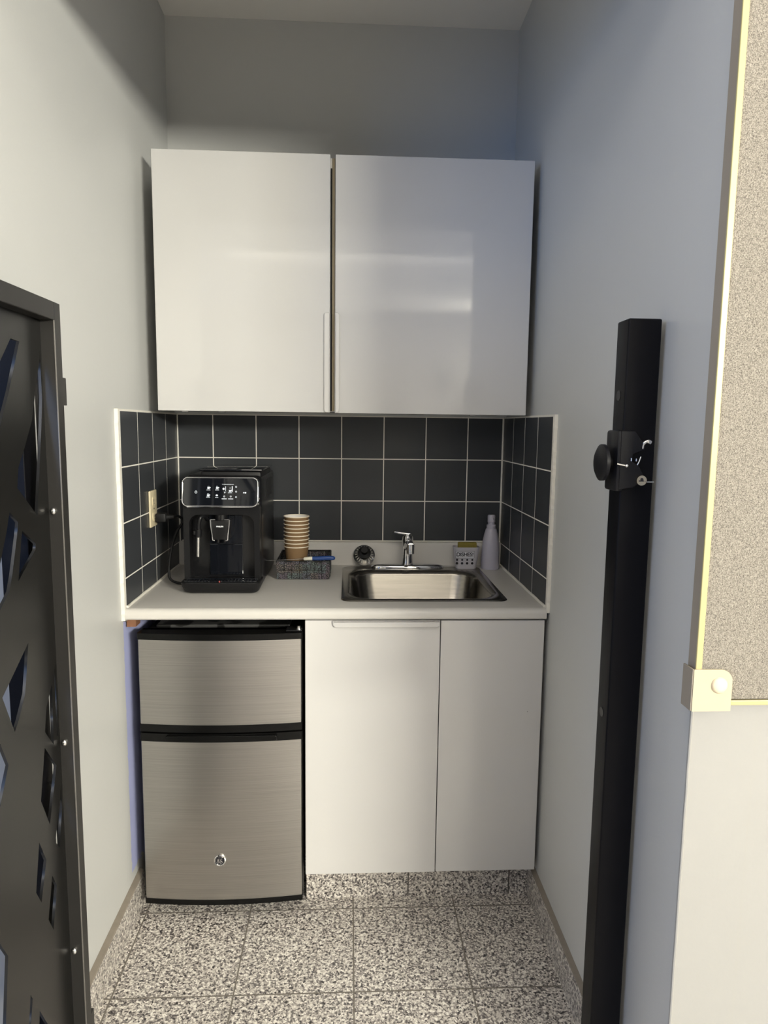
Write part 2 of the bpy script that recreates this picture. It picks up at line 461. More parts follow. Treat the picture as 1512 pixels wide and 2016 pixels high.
# room side wall with a tall window
b = bmesh.new()
box(b, RX0 - .1, RY, 0, RX0, YL, .7); box(b, RX0 - .1, RY, 2.35, RX0, YL, RH + .05)
box(b, RX0 - .1, RY, .7, RX0, -5.4, 2.35); box(b, RX0 - .1, -3.7, .7, RX0, YL, 2.35)
struct('wall_room_left', b, room_paint_dimmed)
b = bmesh.new()
for (y0, y1, z0, z1) in ((-5.4, -3.7, .7, .76), (-5.4, -3.7, 2.29, 2.35), (-5.4, -5.34, .7, 2.35), (-3.76, -3.7, .7, 2.35), (-4.58, -4.52, .7, 2.35)):
    box(b, RX0 - .09, y0, z0, RX0 - .03, y1, z1, .003)
struct('window_1', b, satin_white)
# corner bead and ragged paint line of the right corner
b = bmesh.new()
tube(b, [(W + TW, YF - .001 + random.uniform(-.0006, .0006), z * .04) for z in range(0, 59)], .003, 8)
struct('trim_corner', b, room_paint_dimmed)

# tile splashback (side panels stop at the counter front)
TOP = ZG + P_
b = bmesh.new(); box(b, -.0, -.001, .93, W, .002, TOP + .002); struct('trim_1', b, tile_b)
b = bmesh.new(); box(b, -TW, -.627, .90, 0, 0, TOP); struct('trim_2', b, tile_s)
b = bmesh.new(); box(b, W, -.622, .90, W + TW, 0, TOP); struct('trim_3', b, tile_s)


def ragged_strip(x0, x1, y0, y1, z0, z1, out):
    bb = bmesh.new(); n = 60; rows = []
    for i in range(n + 1):
        z = z0 + (z1 - z0) * i / n; j = random.uniform(-.0018, .0018)
        yo = y0 + j
        rows.append([bb.verts.new(v) for v in ((x0, yo, z), (x1, yo + .001, z), (x1, y1, z), (x0, y1, z))])
    for a, c in zip(rows, rows[1:]):
        for k in range(4): bb.faces.new([a[k], a[(k + 1) % 4], c[(k + 1) % 4], c[k]])
    bb.faces.new(rows[0][::-1]); bb.faces.new(rows[-1]); return bb


b = ragged_strip(-TW, .0015, -.641, -.627, .905, TOP + .004, -1); box(b, -TW, -.64, TOP, .001, -.02, TOP + .004)
struct('trim_4', b, caulk)
b = ragged_strip(W - .0015, W + TW, -.636, -.622, .925, TOP + .004, -1); box(b, W - .001, -.635, TOP, W + TW, -.02, TOP + .004)
struct('trim_5', b, caulk)
# caulk beads in the corners and along the counter
b = bmesh.new()
box(b, 0, -.006, 1.02, .005, 0, TOP, .002); box(b, W - .006, -.007, 1.02, W, 0, TOP, .002)
struct('trim_6', b, caulk)
b = bmesh.new()
tube(b, [(.002, -.02 - i * .03, .9395 + random.uniform(-.0006, .0008)) for i in range(21)], .0045, 8)
tube(b, [(W - .002, -.02 - i * .03, .9395 + random.uniform(-.0006, .0008)) for i in range(21)], .0045, 8)
tube(b, [(.01 + i * .039, -.004, 1.0265) for i in range(31)], .0028, 8)
struct('trim_7', b, caulk)
# granite skirting
BH = .106
for side, x0, x1 in (('left', -TW, .007), ('right', W - .005, W + TW)):
    yy0 = YL if side == 'left' else YF
    b = bmesh.new(); box(b, x0, yy0, 0, x1, -.56, BH - .003); struct('baseboard_' + side, b, base_m)
    b = bmesh.new()
    yy1 = -.56; xi = x1 if side == 'left' else x0; xw = x0 if side == 'left' else x1
    o4 = [(xw, BH - .003), (xi, BH - .003), (xi + (-.002 if side == 'left' else .002), BH), (xw, BH + .006)]
    prism(b, o4, lambda x, z: (x, yy0, z), lambda x, z: (x, yy1, z)); struct('trim_cap_' + side, b, cap_m)
b = bmesh.new(); box(b, .497, -.562, 0, W - .005, -.54, .128); struct('baseboard_back', b, kick_m)

# ------------------------------------------------------------------ worktop with sink cut-out
CT = .938
b = bmesh.new()
SX0, SX1, SY0, SY1 = .625, 1.075, -.530, -.130     # cut-out
def front_profile():
    p = [(-.530, CT - .03), (-.530, CT), (-.622, CT)]
    for i in range(1, 7):
        a = i / 6 * PI / 2; p.append((-.622 - .018 * math.sin(a), CT - .018 + .018 * math.cos(a)))
    p += [(-.640, .912), (-.637, .908), (-.625, .908), (-.625, CT - .03)]
    return p
fp = front_profile()
def yz(bm, pl, x0, x1):
    return prism(bm, pl, lambda y, z: (x0, y, z), lambda y, z: (x1, y, z))
yz(b, fp, 0.001, W - .001)
back = [(-.130, CT - .03), (-.130, CT), (-.030, CT), (-.024, CT + .002), (-.021, CT + .008), (-.020, CT + .08), (-.016, CT + .086), (-.001, CT + .087), (-.001, CT - .03)]
yz(b, back, 0.001, W - .001)
box(b, .001, -.530, CT - .03, SX0, -.130, CT); box(b, SX1, -.530, CT - .03, W - .001, -.130, CT)
bmesh.ops.remove_doubles(b, verts=b.verts[:], dist=1e-5)
ct = link('countertop', b, white_lam, loc=None, smooth=35)
tag(ct, 'white laminate countertop with rounded front edge and low upstand across the alcove', 'countertop')

# ------------------------------------------------------------------ upper cabinet
UY = -.380
t = thing('wall_cabinet', (.606, 0, 1.49), 'white glossy two-door wall cabinet above the dark tiles', 'cabinet')
b = bmesh.new()
UX0, UX1, UZ0, UZ1 = .050, 1.160, 1.495, 2.245
box(b, UX0, -.358, UZ0, UX0 + .018, -.002, UZ1); box(b, UX1 - .018, -.358, UZ0, UX1, -.002, UZ1)
box(b, UX0 + .018, -.358, UZ0, UX1 - .018, -.002, UZ0 + .018); box(b, UX0 + .018, -.358, UZ1 - .018, UX1 - .018, -.002, UZ1)
box(b, .545, -.358, UZ0 + .018, .595, -.30, UZ1 - .018); box(b, UX0 + .018, -.012, UZ0 + .018, UX1 - .018, -.002, UZ1 - .018)
link('cabinet_body', b, satin_white, t)
b = bmesh.new(); box(b, .5665, -.3625, UZ0 + .002, .5745, -.3585, UZ1 - .002, .0008); e = link('edge_strip', b, edge_beige, t); e['label'] = 'beige edge strip between the doors'
b = bmesh.new(); box(b, .5615, -.3610, UZ0 + .002, .5660, -.3590, UZ1 - .03); link('door_gap_strip', b, dark_gap, t)  # near-black strip drawn as the dark line in the door gap
for s, x0, x1, hx0, hx1 in ((0, .0375, .5605, .5425, .5610), (1, .5760, 1.1735, .5755, .5895)):
    b = bmesh.new(); box(b, x0, UY, 1.4905 + .001 * (1 - s), x1, UY + .019, 2.2480, .0012)
    d = link('door', b, gloss_white, t)
    b = bmesh.new()
    rr = (.008, .002, .002, .008) if s == 0 else (.002, .008, .008, .002)
    xz(b, rrect(hx0, 1.4915, hx1, 1.792, rr, 5), UY - .0075, UY - .0002, .003)
    h = link('door_handle', b, satin_white, d)
# small cup hooks / clips below the cabinet
for hx in (.10, .215, 1.02):
    b = bmesh.new(); box(b, hx - .010, -.300, 1.489, hx + .010, -.285, 1.4955, .001); link('mounting_clip', b, satin_chrome, t)

# ------------------------------------------------------------------ base cabinet
LY = -.632
t = thing('base_cabinet', (.845, -.58, .128), 'white two-door sink base cabinet raised on a granite plinth beside the fridge', 'cabinet')
b = bmesh.new()
box(b, .499, -.610, .130, .515, -.03, .905); box(b, 1.170, -.610, .130, 1.186, -.03, .905)
box(b, .515, -.610, .130, 1.170, -.03, .146); box(b, .515, -.040, .146, 1.170, -.03, .905)
box(b, .515, -.610, .880, 1.170, -.590, .905)
link('cabinet_body', b, satin_white, t)
b = bmesh.new(); box(b, .4995, LY, .1275, .8845, LY + .019, .9035, .001); d = link('door', b, satin_white, t)
d['label'] = 'wider left door with a recessed lip handle'
b = bmesh.new(); xz(b, rrect(.577, .8835, .8835, .9035, (.012, .010, .001, .001), 6), LY - .0080, LY - .0002, .003)
link('door_handle', b, satin_white, d)
b = bmesh.new(); box(b, .8870, LY, .1285, 1.1870, LY + .019, .9025, .001); d2 = link('door', b, satin_white, t)
b = bmesh.new(); ball(b, (1.147, LY - .0003, .628), .0011, (1, .4, 1), 8); link('speck', b, ink, d2)
# cleat under the counter
b = bmesh.new(); box(b, -.004, -.612, .880, .022, -.57, .908, .001)
tag(link('wooden_cleat', b, wood_m, loc=None), 'small raw wood cleat under the left end of the countertop', 'wood block')

# ------------------------------------------------------------------ fridge
cap_black = pmat('black_door_cap', (.004, .004, .004), .25, spec=.2, noise=.05)
t = thing('mini_fridge', (.26, -.35, 0), 'two-door compact fridge in brushed stainless steel under the countertop', 'fridge')
FX0, FX1 = .030, .490
b = bmesh.new(); box(b, FX0 + .006, -.580, .022, FX1 - .008, -.05, .858, .006)
for fx in (.07, .45):
    cyl(b, (fx, -.54, .0), (fx, -.54, .024), .014); cyl(b, (fx, -.12, .0), (fx, -.12, .024), .014)
link('fridge_body', b, cap_black, t, smooth=30)
# top panel; a marbled reflection is painted into its colour
m = bpy.data.materials.new('fridge_top_reflection'); m.use_nodes = True; nt = m.node_tree
g = nt.nodes.new('ShaderNodeNewGeometry'); n = nt.nodes.new('ShaderNodeTexNoise'); n.inputs['Scale'].default_value = 14; nt.links.new(g.outputs['Position'], n.inputs['Vector'])
k = M_(nt, 'GREATER_THAN', n.outputs[0], .5)
nt.links.new(mix(nt, k, (0.01, 0.01, 0.01), (0.06, 0.06, 0.06)), nt.nodes['Principled BSDF'].inputs['Base Color'])
nt.nodes['Principled BSDF'].inputs['Roughness'].default_value = .3
b = bmesh.new(); box(b, FX0 + .03, -.55, .858, FX1 - .04, -.08, .868, .004); link('top_panel', b, m, t)


def bulged(bm, x0, x1, z0, z1, yc, ye, yb, n=16, zr=0.0):
    """door slab bulging in plan: centre front at yc, edges at ye, back at yb; rounded sides"""
    pl = [(x0 + .004, yb), (x0, ye + .004)]
    for i in range(n + 1):
        u = i / n; x = x0 + .002 + (x1 - x0 - .004) * u
        pl.append((x, ye + (yc - ye) * (1 - (2 * u - 1) ** 2)))
    pl += [(x1, ye + .004), (x1 - .004, yb)]
    fs = prism(bm, pl, lambda x, y: (x, y, z1), lambda x, y: (x, y, z0))
    return fs


YE, YC = -.632, -.648
for z0, z1, tb, bb, nm in ((.602, .850, .018, .022, 'freezer_door'), (.064, .551, .024, .016, 'fridge_door')):
    b = bmesh.new(); bulged(b, FX0 + .001, FX1 - .001, z0 - .0, z1 + .0, YC, YE, -.600)
    d = link(nm, b, steel_front, t, smooth=40)
    b = bmesh.new(); bulged(b, FX0 - .001, FX1 + .001, z1, z1 + tb, YC - .001, YE - .001, -.585); link('door_cap', b, cap_black, d, smooth=40)
    b = bmesh.new(); bulged(b, FX0 - .001, FX1 + .001, z0 - bb, z0, YC - .001, YE - .001, -.585); link('door_cap', b, cap_black, d, smooth=40)
    b = bmesh.new(); box(b, FX0 + .002, -.600, z0 - bb, FX1 + .001, -.582, z1 + tb, .003); link('door_liner', b, black_plastic, d)
    if nm == 'fridge_door':
        b = bmesh.new(); xz(b, rrect(.105, .5555, .420, .5720, .006), YC - .0045, YC + .004, .002)
        link('door_handle', b, cap_black, d)
        # round badge with monogram
        cx, cz, yy = .252, .190, YC - .0005
        b = bmesh.new(); lathe(b, [(.0175, 0), (.0175, .003), (.0150, .0042), (.0138, .003), (.0138, 0)], n=40)
        bmesh.ops.transform(b, matrix=Matrix.Translation((cx, yy, cz)) @ Matrix.Rotation(PI / 2, 4, 'X'), verts=b.verts[:])
        bd = link('badge_ring', b, chrome, d, smooth=40); bd['label'] = 'round chrome badge with script monogram'
        b = bmesh.new(); cyl(b, (cx, yy + .001, cz), (cx, yy - .0018, cz), .0137, n=36); link('badge_disc', b, ink, bd) if False else link('badge_disc', b, ink, d)
        b = bmesh.new(); S = .0175 / 270.0
        def bp(pts, r=.00050):
            tube(b, [(cx + (px - 725) * S, yy - .0022, cz - (py - 755) * S) for px, py in smooth_path2(pts)], r, 8)
        def smooth_path2(pts): return [(v.x, v.y) for v in smooth_path([(p[0], p[1], 0) for p in pts], 5)]
        bp([(615, 735), (650, 745), (672, 715), (690, 680), (660, 675), (635, 705), (650, 745), (680, 760), (690, 800), (680, 860), (640, 885), (600, 870), (590, 835), (620, 805), (660, 810), (670, 840)])
        bp([(815, 690), (780, 675), (750, 705), (745, 745), (775, 765), (800, 735)])
        bp([(775, 765), (740, 790), (722, 830), (735, 875), (780, 890), (825, 870), (830, 825), (795, 800), (765, 820), (775, 850), (790, 845)])
        for a0 in (100, 10, 280, 190):
            bp([(725 + 200 * math.cos(math.radians(a)), 765 - 190 * math.sin(math.radians(a))) for a in range(a0 - 50, a0 + 20, 10)], .0004)
        link('badge_monogram', b, satin_chrome, d, smooth=60)
for z in (.587, .876):
    b = bmesh.new(); cyl(b, (.480, -.612, z - .010), (.480, -.612, z + .006), .0055); cyl(b, (.480, -.612, z - .004), (.480, -.612, z - .001), .009)
    link('hinge_pin', b, satin_chrome, t, smooth=40)
b = bmesh.new(); box(b, .445, -.625, .869, .489, -.585, .873, .001); link('hinge_plate', b, black_plastic, t)

# ------------------------------------------------------------------ sink, tap, strainer
t = thing('kitchen_sink', (.85, -.31, CT), 'stainless steel single-bowl sink set into the countertop', 'sink')
b = bmesh.new()
loops = [rrect(.600, -.556, 1.100, -.058, .030, 8), rrect(.603, -.553, 1.097, -.061, .030, 8), rrect(.618, -.538, 1.082, -.128, .075, 8),
         rrect(.628, -.528, 1.072, -.138, .080, 8), rrect(.634, -.522, 1.066, -.144, .080, 8), rrect(.650, -.505, 1.050, -.160, .075, 8), rrect(.680, -.475, 1.020, -.190, .060, 8), rrect(.80, -.36, .90, -.28, .035, 8)]
zs = [CT + .0005, CT + .004, CT + .0045, CT + .001, CT - .012, CT - .135, CT - .160, CT - .165]
prev = None
for lp, z in zip(loops, zs):
    ring = [b.verts.new((x, y, z)) for x, y in lp]
    if prev:
        n = len(ring)
        for i in range(n): b.faces.new([prev[i], prev[(i + 1) % n], ring[(i + 1) % n], ring[i]])
    prev = ring
b.faces.new(prev)
for f in b.faces: f.smooth = True
so = link('sink_basin', b, sink_steel, t, smooth=50)
b = bmesh.new(); lathe(b, [(.0, -.1625), (.018, -.1625), (.03, -.161), (.043, -.1635), (.043, -.166)], (.85, -.32, CT), 32); link('sink_drain', b, satin_chrome, t, smooth=50)

t = thing('kitchen_faucet', (.836, -.085, CT + .0045), 'chrome single-lever faucet on a boat-shaped base plate behind the sink', 'faucet')
b = bmesh.new()
def boat(s, n=28):
    return [(.836 + .131 * s * math.cos(2 * PI * i / n) * (1 if True else 1), -.086 + .026 * s * math.sin(2 * PI * i / n) * (abs(math.sin(2 * PI * i / n)) ** .25)) for i in range(n)]
prev = None
for s, z in ((1, CT + .0045), (1.0, CT + .010), (.94, CT + .015), (.8, CT + .018), (.4, CT + .019)):
    ring = [b.verts.new((x, y, z)) for x, y in boat(s)]
    if prev:
        for i in range(28): b.faces.new([prev[i], prev[(i + 1) % 28], ring[(i + 1) % 28], ring[i]])
    else: b.faces.new(ring[::-1])
    prev = ring
b.faces.new(prev); link('base_plate', b, chrome, t, smooth=50)
b = bmesh.new(); lathe(b, [(0, .018), (.0215, .018), (.0205, .03), (.0185, .045), (.0185, .095), (.0205, .110), (.0205, .122), (.0, .124)], (.834, -.085, CT), 32)
link('faucet_body', b, chrome, t, smooth=40)
b = bmesh.new(); tube(b, smooth_path([(.834, -.090, CT + .080), (.834, -.130, CT + .098), (.834, -.175, CT + .106), (.834, -.215, CT + .104)], 6), [.015] * 8 + [.0135] * 11, 16)
link('spout', b, chrome, t, smooth=40)
b = bmesh.new(); cyl(b, (.834, -.212, CT + .112), (.834, -.216, CT + .080), .0135, .0125); link('aerator', b, satin_chrome, t, smooth=40)
b = bmesh.new(); prism(b, [(.844, -.094), (.846, -.076), (.815, -.074), (.785, -.078), (.780, -.084), (.785, -.090), (.815, -.096)],
      lambda x, y: (x, y, CT + .131 + (.85 - x) * .10), lambda x, y: (x, y, CT + .125 + (.85 - x) * .12), .001)
cyl(b, (.834, -.085, CT + .120), (.834, -.085, CT + .130), .015); link('lever', b, chrome, t, smooth=30)

t = thing('sink_strainer', (.676, -.055, CT), 'round slotted metal sink strainer leaning on the upstand left of the faucet', 'strainer')
R4 = Matrix.Translation((.678, -.052, CT + .044)) @ Matrix.Rotation(math.radians(60), 4, 'X') @ Matrix.Scale(1.16, 4)
b = bmesh.new(); lathe(b, [(.0, .016), (.012, .016), (.022, .010), (.030, .003), (.034, .000), (.034, -.0015), (.029, .0015), (.021, .008), (.012, .0142), (0, .0142)], n=40)
bmesh.ops.transform(b, matrix=R4, verts=b.verts[:]); link('strainer_dish', b, satin_chrome, t, smooth=40)
b = bmesh.new()
for i in range(20):
    a = 2 * PI * i / 20; v = box(b, .0205, -.0011, .0085, .0285, .0011, .0095)
    for q in v: q.co.z -= (q.co.x - .0205) * .75 - .0022
    bmesh.ops.rotate(b, verts=v, cent=(0, 0, 0), matrix=Matrix.Rotation(a, 3, 'Z'))
bmesh.ops.transform(b, matrix=R4, verts=b.verts[:]); link('strainer_slots', b, cup_rim_m if False else pmat('slot_highlight', (.80, .77, .70), .4, .2), t)
b = bmesh.new(); lathe(b, [(0, .050), (.010, .050), (.010, .030), (.020, .026), (.021, .018), (.016, .015), (0, .015)], n=28)
bmesh.ops.transform(b, matrix=R4, verts=b.verts[:])
link('stopper', b, matt_black, t, smooth=40)

# ------------------------------------------------------------------ dish caddy, sponge, bottle
t = thing('dish_caddy', (1.049, -.085, CT), 'white plastic caddy lettered DISHES in the corner left of the spray bottle', 'caddy')
b = bmesh.new(); CX, CY = 1.049, -.080
def cad(s): return rrect(CX - .036 - s * .012, CY - .022 - s * .005, CX + .036 + s * .012, CY + .022 + s * .003, .016 + .002 * s, 6)
prev = None; inner = None
for s, z, off in ((0, CT + .0005, 0), (.05, CT + .004, 0), (1, CT + .083, 0)):
    ring = [b.verts.new((x, y, z)) for x, y in cad(s)]
    if prev:
        n = len(ring)
        for i in range(n): b.faces.new([prev[i], prev[(i + 1) % n], ring[(i + 1) % n], ring[i]])
    else: b.faces.new(ring[::-1])
    prev = ring
outer = prev
def shrink(pl, k): return [(CX + (x - CX) * (1 - k / .05), CY + (y - CY) * (1 - k / .026)) for x, y in pl]
prev = outer
for s, z in ((1, CT + .083), (0.1, CT + .008)):
    ring = [b.verts.new((x, y, z)) for x, y in shrink(cad(s), .002)]
    for i in range(len(ring)): b.faces.new([prev[i], prev[(i + 1) % len(ring)], ring[(i + 1) % len(ring)], ring[i]])
    prev = ring
b.faces.new(prev); link('caddy_body', b, lav2, t, smooth=40)
def cfront(z):  # y of the caddy front at height z
    s = (z - CT) / .083; return CY - .022 - s * .005
TL = math.atan2(.005, .083)
b = bmesh.new(); z0, z1 = CT + .044, CT + .070
prism(b, [(CX - .042, z0), (CX + .026, z0), (CX + .026, z1), (CX - .042, z1)], lambda x, z: (x, cfront(z) - .0006, z), lambda x, z: (x, cfront(z) - .0001, z)); lab = link('label_plate', b, label_w, t)
b = bmesh.new()
for (x0, zz0, x1, zz1) in ((CX - .042, z0, CX + .026, z0 + .0008), (CX - .042, z1 - .0008, CX + .026, z1), (CX - .042, z0, CX - .0412, z1), (CX + .0252, z0, CX + .026, z1)):
    prism(b, [(x0, zz0), (x1, zz0), (x1, zz1), (x0, zz1)], lambda x, z: (x, cfront(z) - .0011, z), lambda x, z: (x, cfront(z) - .0006, z))
text_into(b, 'DISHES!', .0192, face_front(CX - .008, cfront(CT + .057) - .0009, CT + .057, TL), .0003, .00035, 0.95)
link('lettering', b, ink, lab)
b = bmesh.new()
for r_i, z in enumerate((CT + .0375, CT + .0245)):
    for i in range(4):
        x = CX - .036 + i * .0185; rr = .0045 - .0008 * (1 - r_i)
        cyl(b, (x, cfront(z) - .0005, z), (x, cfront(z) + .0015, z), rr, n=18)
hp = link('drain_holes', b, ink, t)
b = bmesh.new(); vs = box(b, 1.020, -.083, CT + .02, 1.088, -.063, CT + .097, .003)
tag(link('dish_sponge', b, sponge_m, loc=None), 'olive yellow sponge standing inside the white dish caddy', 'sponge')

t = thing('spray_bottle', (1.140, -.075, CT), 'lavender-white conical soap bottle with pump cap in the right corner', 'bottle')
b = bmesh.new(); lathe(b, [(0, .0), (.0318, .0), (.0328, .003), (.0328, .055), (.0318, .078), (.0295, .103), (.0240, .130), (.0198, .145), (.0185, .148), (0, .148)], (1.140, -.075, CT + .0005), 40)
link('bottle_body', b, lav, t, smooth=40)
b = bmesh.new(); lathe(b, [(.0, .147), (.0165, .147), (.0168, .1615), (.0155, .163), (0, .163)], (1.140, -.075, CT), 32); link('collar', b, lav, t, smooth=30)
b = bmesh.new(); lathe(b, [(0, .162), (.0120, .162), (.0120, .171), (.0138, .173), (.0138, .195), (.0120, .1985), (0, .199)], (1.140, -.075, CT), 32); pc = link('pump_cap', b, lav, t, smooth=30)
b = bmesh.new(); cyl(b, (1.1450, -.0870, CT + .185), (1.1452, -.0889, CT + .185), .0015, n=12); link('nozzle_hole', b, ink, pc)

# ------------------------------------------------------------------ basket, cups, knife
t = thing('woven_basket', (.468, -.155, CT), 'low dark woven strap basket on the countertop beside the coffee machine', 'basket')
BX0, BX1, BY0, BY1, BZ = .381, .557, -.262, -.055, .062
b = bmesh.new()
box(b, BX0 + .004, BY0 + .004, CT + .0005, BX1 - .004, BY1 - .004, CT + .004)
def wall_straps(bb, p0, p1, nrm, cols, rows):
    p0 = Vector(p0); p1 = Vector(p1); nrm = Vector(nrm); w_ = (p1 - p0) / cols; hh = BZ / rows
    for c in range(cols):
        for r in range(rows):
            off = .0018 if (c + r) % 2 else 0
            a = p0 + w_ * (c + .03); d = p0 + w_ * (c + .97); z0 = CT + .001 + r * hh + .0008; z1 = CT + .001 + (r + 1) * hh - .0008
            q = [a, d, d - nrm * .003, a - nrm * .003]
            q = [v + nrm * off for v in q]
            prism(bb, [(0, 0), (1, 0), (1, 1), (0, 1)], lambda u, v: tuple((q[0] if v == 0 and u == 0 else q[1] if v == 0 else q[2] if u == 1 else q[3]).to_3d()[:2]) + (z0,),
                  lambda u, v: tuple((q[0] if v == 0 and u == 0 else q[1] if v == 0 else q[2] if u == 1 else q[3]).to_3d()[:2]) + (z1,))
wall_straps(b, (BX0, BY0, 0), (BX1, BY0, 0), (0, -1, 0), 7, 2)
wall_straps(b, (BX0, BY1, 0), (BX1, BY1, 0), (0, 1, 0), 7, 2)
wall_straps(b, (BX0, BY0, 0), (BX0, BY1, 0), (-1, 0, 0), 7, 2)
wall_straps(b, (BX1, BY0, 0), (BX1, BY1, 0), (1, 0, 0), 7, 2)
link('basket_weave', b, basket_m, t)
b = bmesh.new()
for (x0, y0, x1, y1) in ((BX0 - .001, BY0 - .001, BX1 + .001, BY0 + .003), (BX0 - .001, BY1 - .003, BX1 + .001, BY1 + .001), (BX0 - .001, BY0, BX0 + .003, BY1), (BX1 - .003, BY0, BX1 + .001, BY1)):
    box(b, x0, y0, CT + BZ - .004, x1, y1, CT + BZ + .002, .001)
link('basket_rim', b, matt_black, t)

CUPX, CUPY, CH = .443, -.200, .098
cup_labels = ['kraft paper cup at the very top of the stack, its white inside showing', 'second kraft paper cup from the top of the stack', 'third kraft paper cup from the top of the stack',
              'fourth kraft paper cup from the top of the stack', 'fifth cup in the stack, the middle one of the kraft paper cups', 'fourth kraft paper cup from the bottom of the stack',
              'third kraft paper cup from the bottom of the stack', 'second kraft paper cup from the bottom of the stack', 'lowest kraft paper cup of the stack, its full side visible in the basket']
def ripple(bb, z0, z1, r0, r1, n=48):
    prof = []
    k = 34
    for i in range(k + 1):
        u = i / k; prof.append((r0 + (r1 - r0) * u + (.0004 if i % 2 else 0), z0 + (z1 - z0) * u))
    return prof
def make_cup(z, label):
    c = thing('paper_cup', (CUPX, CUPY, z), label, 'cup', 'stacked paper cups')
    bb = bmesh.new(); lathe(bb, [(0, .004), (.0275, .004), (.0275, 0)] + ripple(bb, 0, CH, .0285, .0415) + [(.0410, CH)], (CUPX, CUPY, z), 48)
    link('cup_sleeve', bb, kraft, c, smooth=60)
    bb = bmesh.new(); lathe(bb, [(.0413, CH - .0005), (.0272, .006), (0, .006)], (CUPX, CUPY, z), 48); link('cup_inside', bb, cup_in, c, smooth=40)
    bb = bmesh.new(); n = 48
    tube(bb, [(CUPX + .0425 * math.cos(2 * PI * i / n), CUPY + .0425 * math.sin(2 * PI * i / n), z + CH) for i in range(n)], .0017, 8, closed=True)
    link('cup_rim', bb, cup_rim_m, c, smooth=80)
    return c
def copy_thing(src, loc):
    r = src.copy(); C.objects.link(r); r.location = loc
    for ch in list(src.children):
        c = ch.copy(); C.objects.link(c); c.parent = r
    return r
SP = .0128
cup0 = make_cup(CT + .006 + 8 * SP, cup_labels[0])
for i in range(1, 9):
    c = copy_thing(cup0, (CUPX, CUPY, CT + .006 + (8 - i) * SP)); c['label'] = cup_labels[i]

t = thing('kitchen_knife', (.50, -.262, CT + BZ + .009), 'small knife with blue handle resting across the front rim of the basket', 'knife')
kz = CT + BZ + .0095
b = bmesh.new(); tube(b, smooth_path([(.500, -.262, kz + .0005), (.525, -.262, kz + .001), (.548, -.262, kz + .002), (.566, -.262, kz + .002), (.576, -.262, kz + .0015)], 5),
     [.0065 + .0012 * math.sin(PI * i / 20) - (.003 * max(0, (i - 16)) / 4) for i in range(21)], 14)
link('handle', b, knife_blue, t, smooth=50)
b = bmesh.new(); tube(b, [(.471, -.262, kz - .001), (.474, -.262, kz - .001), (.488, -.262, kz), (.500, -.262, kz + .0005)], [.004, .0056, .0062, .0066], 14)
link('bolster', b, knife_cream, t, smooth=50)
b = bmesh.new(); prism(b, [(.474, -.0045), (.474, .0045), (.40, .004), (.350, -.001), (.40, -.0045)], lambda x, y: (x, -.262 + y, kz - .0005 - (.474 - x) * .055), lambda x, y: (x, -.262 + y, kz + .0005 - (.474 - x) * .055))
link('blade', b, satin_chrome, t)

# ------------------------------------------------------------------ coffee machine
t = thing('coffee_machine', (.232, -.26, CT), 'black automatic espresso machine with glossy control panel on the countertop', 'coffee machine')
b = bmesh.new()
box(b, .118, -.395, CT + .006, .350, -.045, 1.296, .014, 3)
box(b, .150, -.36, CT, .320, -.08, CT + .008)
link('housing', b, black_plastic, t, smooth=35)
b = bmesh.new()   # ribs on the right flank
for i in range(9): box(b, .350, -.30 + i * .02, 1.215 - .0 * i, .3512, -.292 + i * .02, 1.275, 0)
link('vent_ribs', b, matt_black, t)
b = bmesh.new()   # front arch
outer = rrect(.1185, 0.972, .3485, 1.206, (.004, .004, .010, .010), 5); inner = rrect(.136, .980, .332, 1.178, (.002, .002, .028, .028), 6)
holed_panel(b, outer, [inner], .021, Matrix.Translation((0, -.414, 0)) @ XZ)
link('front_arch', b, black_plastic, t, smooth=35)
b = bmesh.new(); xz(b, rrect(.190, .985, .292, 1.082, .003), -.402, -.394, .0015); box(b, .190, -.405, 1.083, .292, -.394, 1.175, .002)
link('brew_door', b, black_gloss, t)
# control panel
PA = math.radians(9)
def panel_pt(x, z, d=0.0):   # panel plane leans back towards its top
    return (x, -.4585 + (z - 1.205) * math.tan(PA) - d, z)
cp = bmesh.new(); prism(cp, rrect(.1215, 1.207, .3465, 1.292, .016, 7), lambda x, z: panel_pt(x, z), lambda x, z: (x, -.385, z))
cpo = link('control_panel', cp, black_gloss, t, smooth=35)
b = bmesh.new(); ol = rrect(.1215, 1.207, .3465, 1.292, .016, 7)
tube(b, [panel_pt(x, z, .0005) for x, z in ol], .0018, 8, closed=True)
prism(b, rrect(.136, 1.2035, .332, 1.2078, .001, 2), lambda x, z: panel_pt(x, z, .002), lambda x, z: panel_pt(x, z, -.004))
link('chrome_frame', b, chrome, cpo, smooth=50)
b = bmesh.new()
def ic_box(x0, z0, x1, z1): prism(b, [(x0, z0), (x1, z0), (x1, z1), (x0, z1)], lambda x, z: panel_pt(x, z, .0006), lambda x, z: panel_pt(x, z, .0001))
def IP(px, py): return (.1215 + (px - 140) / 1000 * .2262, 1.292 - (py - 290) / 330 * .085)   # from the close-up of the panel
def ring(px, py, r, w_=.0005, a0=0, a1=360):
    cx, cz = IP(px, py); n = 16; closed = a1 - a0 >= 360
    pts = [panel_pt(cx + r * math.cos(math.radians(a0 + (a1 - a0) * i / n)), cz + r * math.sin(math.radians(a0 + (a1 - a0) * i / n)), .0004) for i in range(n if closed else n + 1)]
    tube(b, pts, w_, 6, closed=closed)
def dot(px, py, r):
    cx, cz = IP(px, py); p = Vector(panel_pt(cx, cz)); cyl(b, p, p + Vector((0, -.0007, 0)), r, n=14)
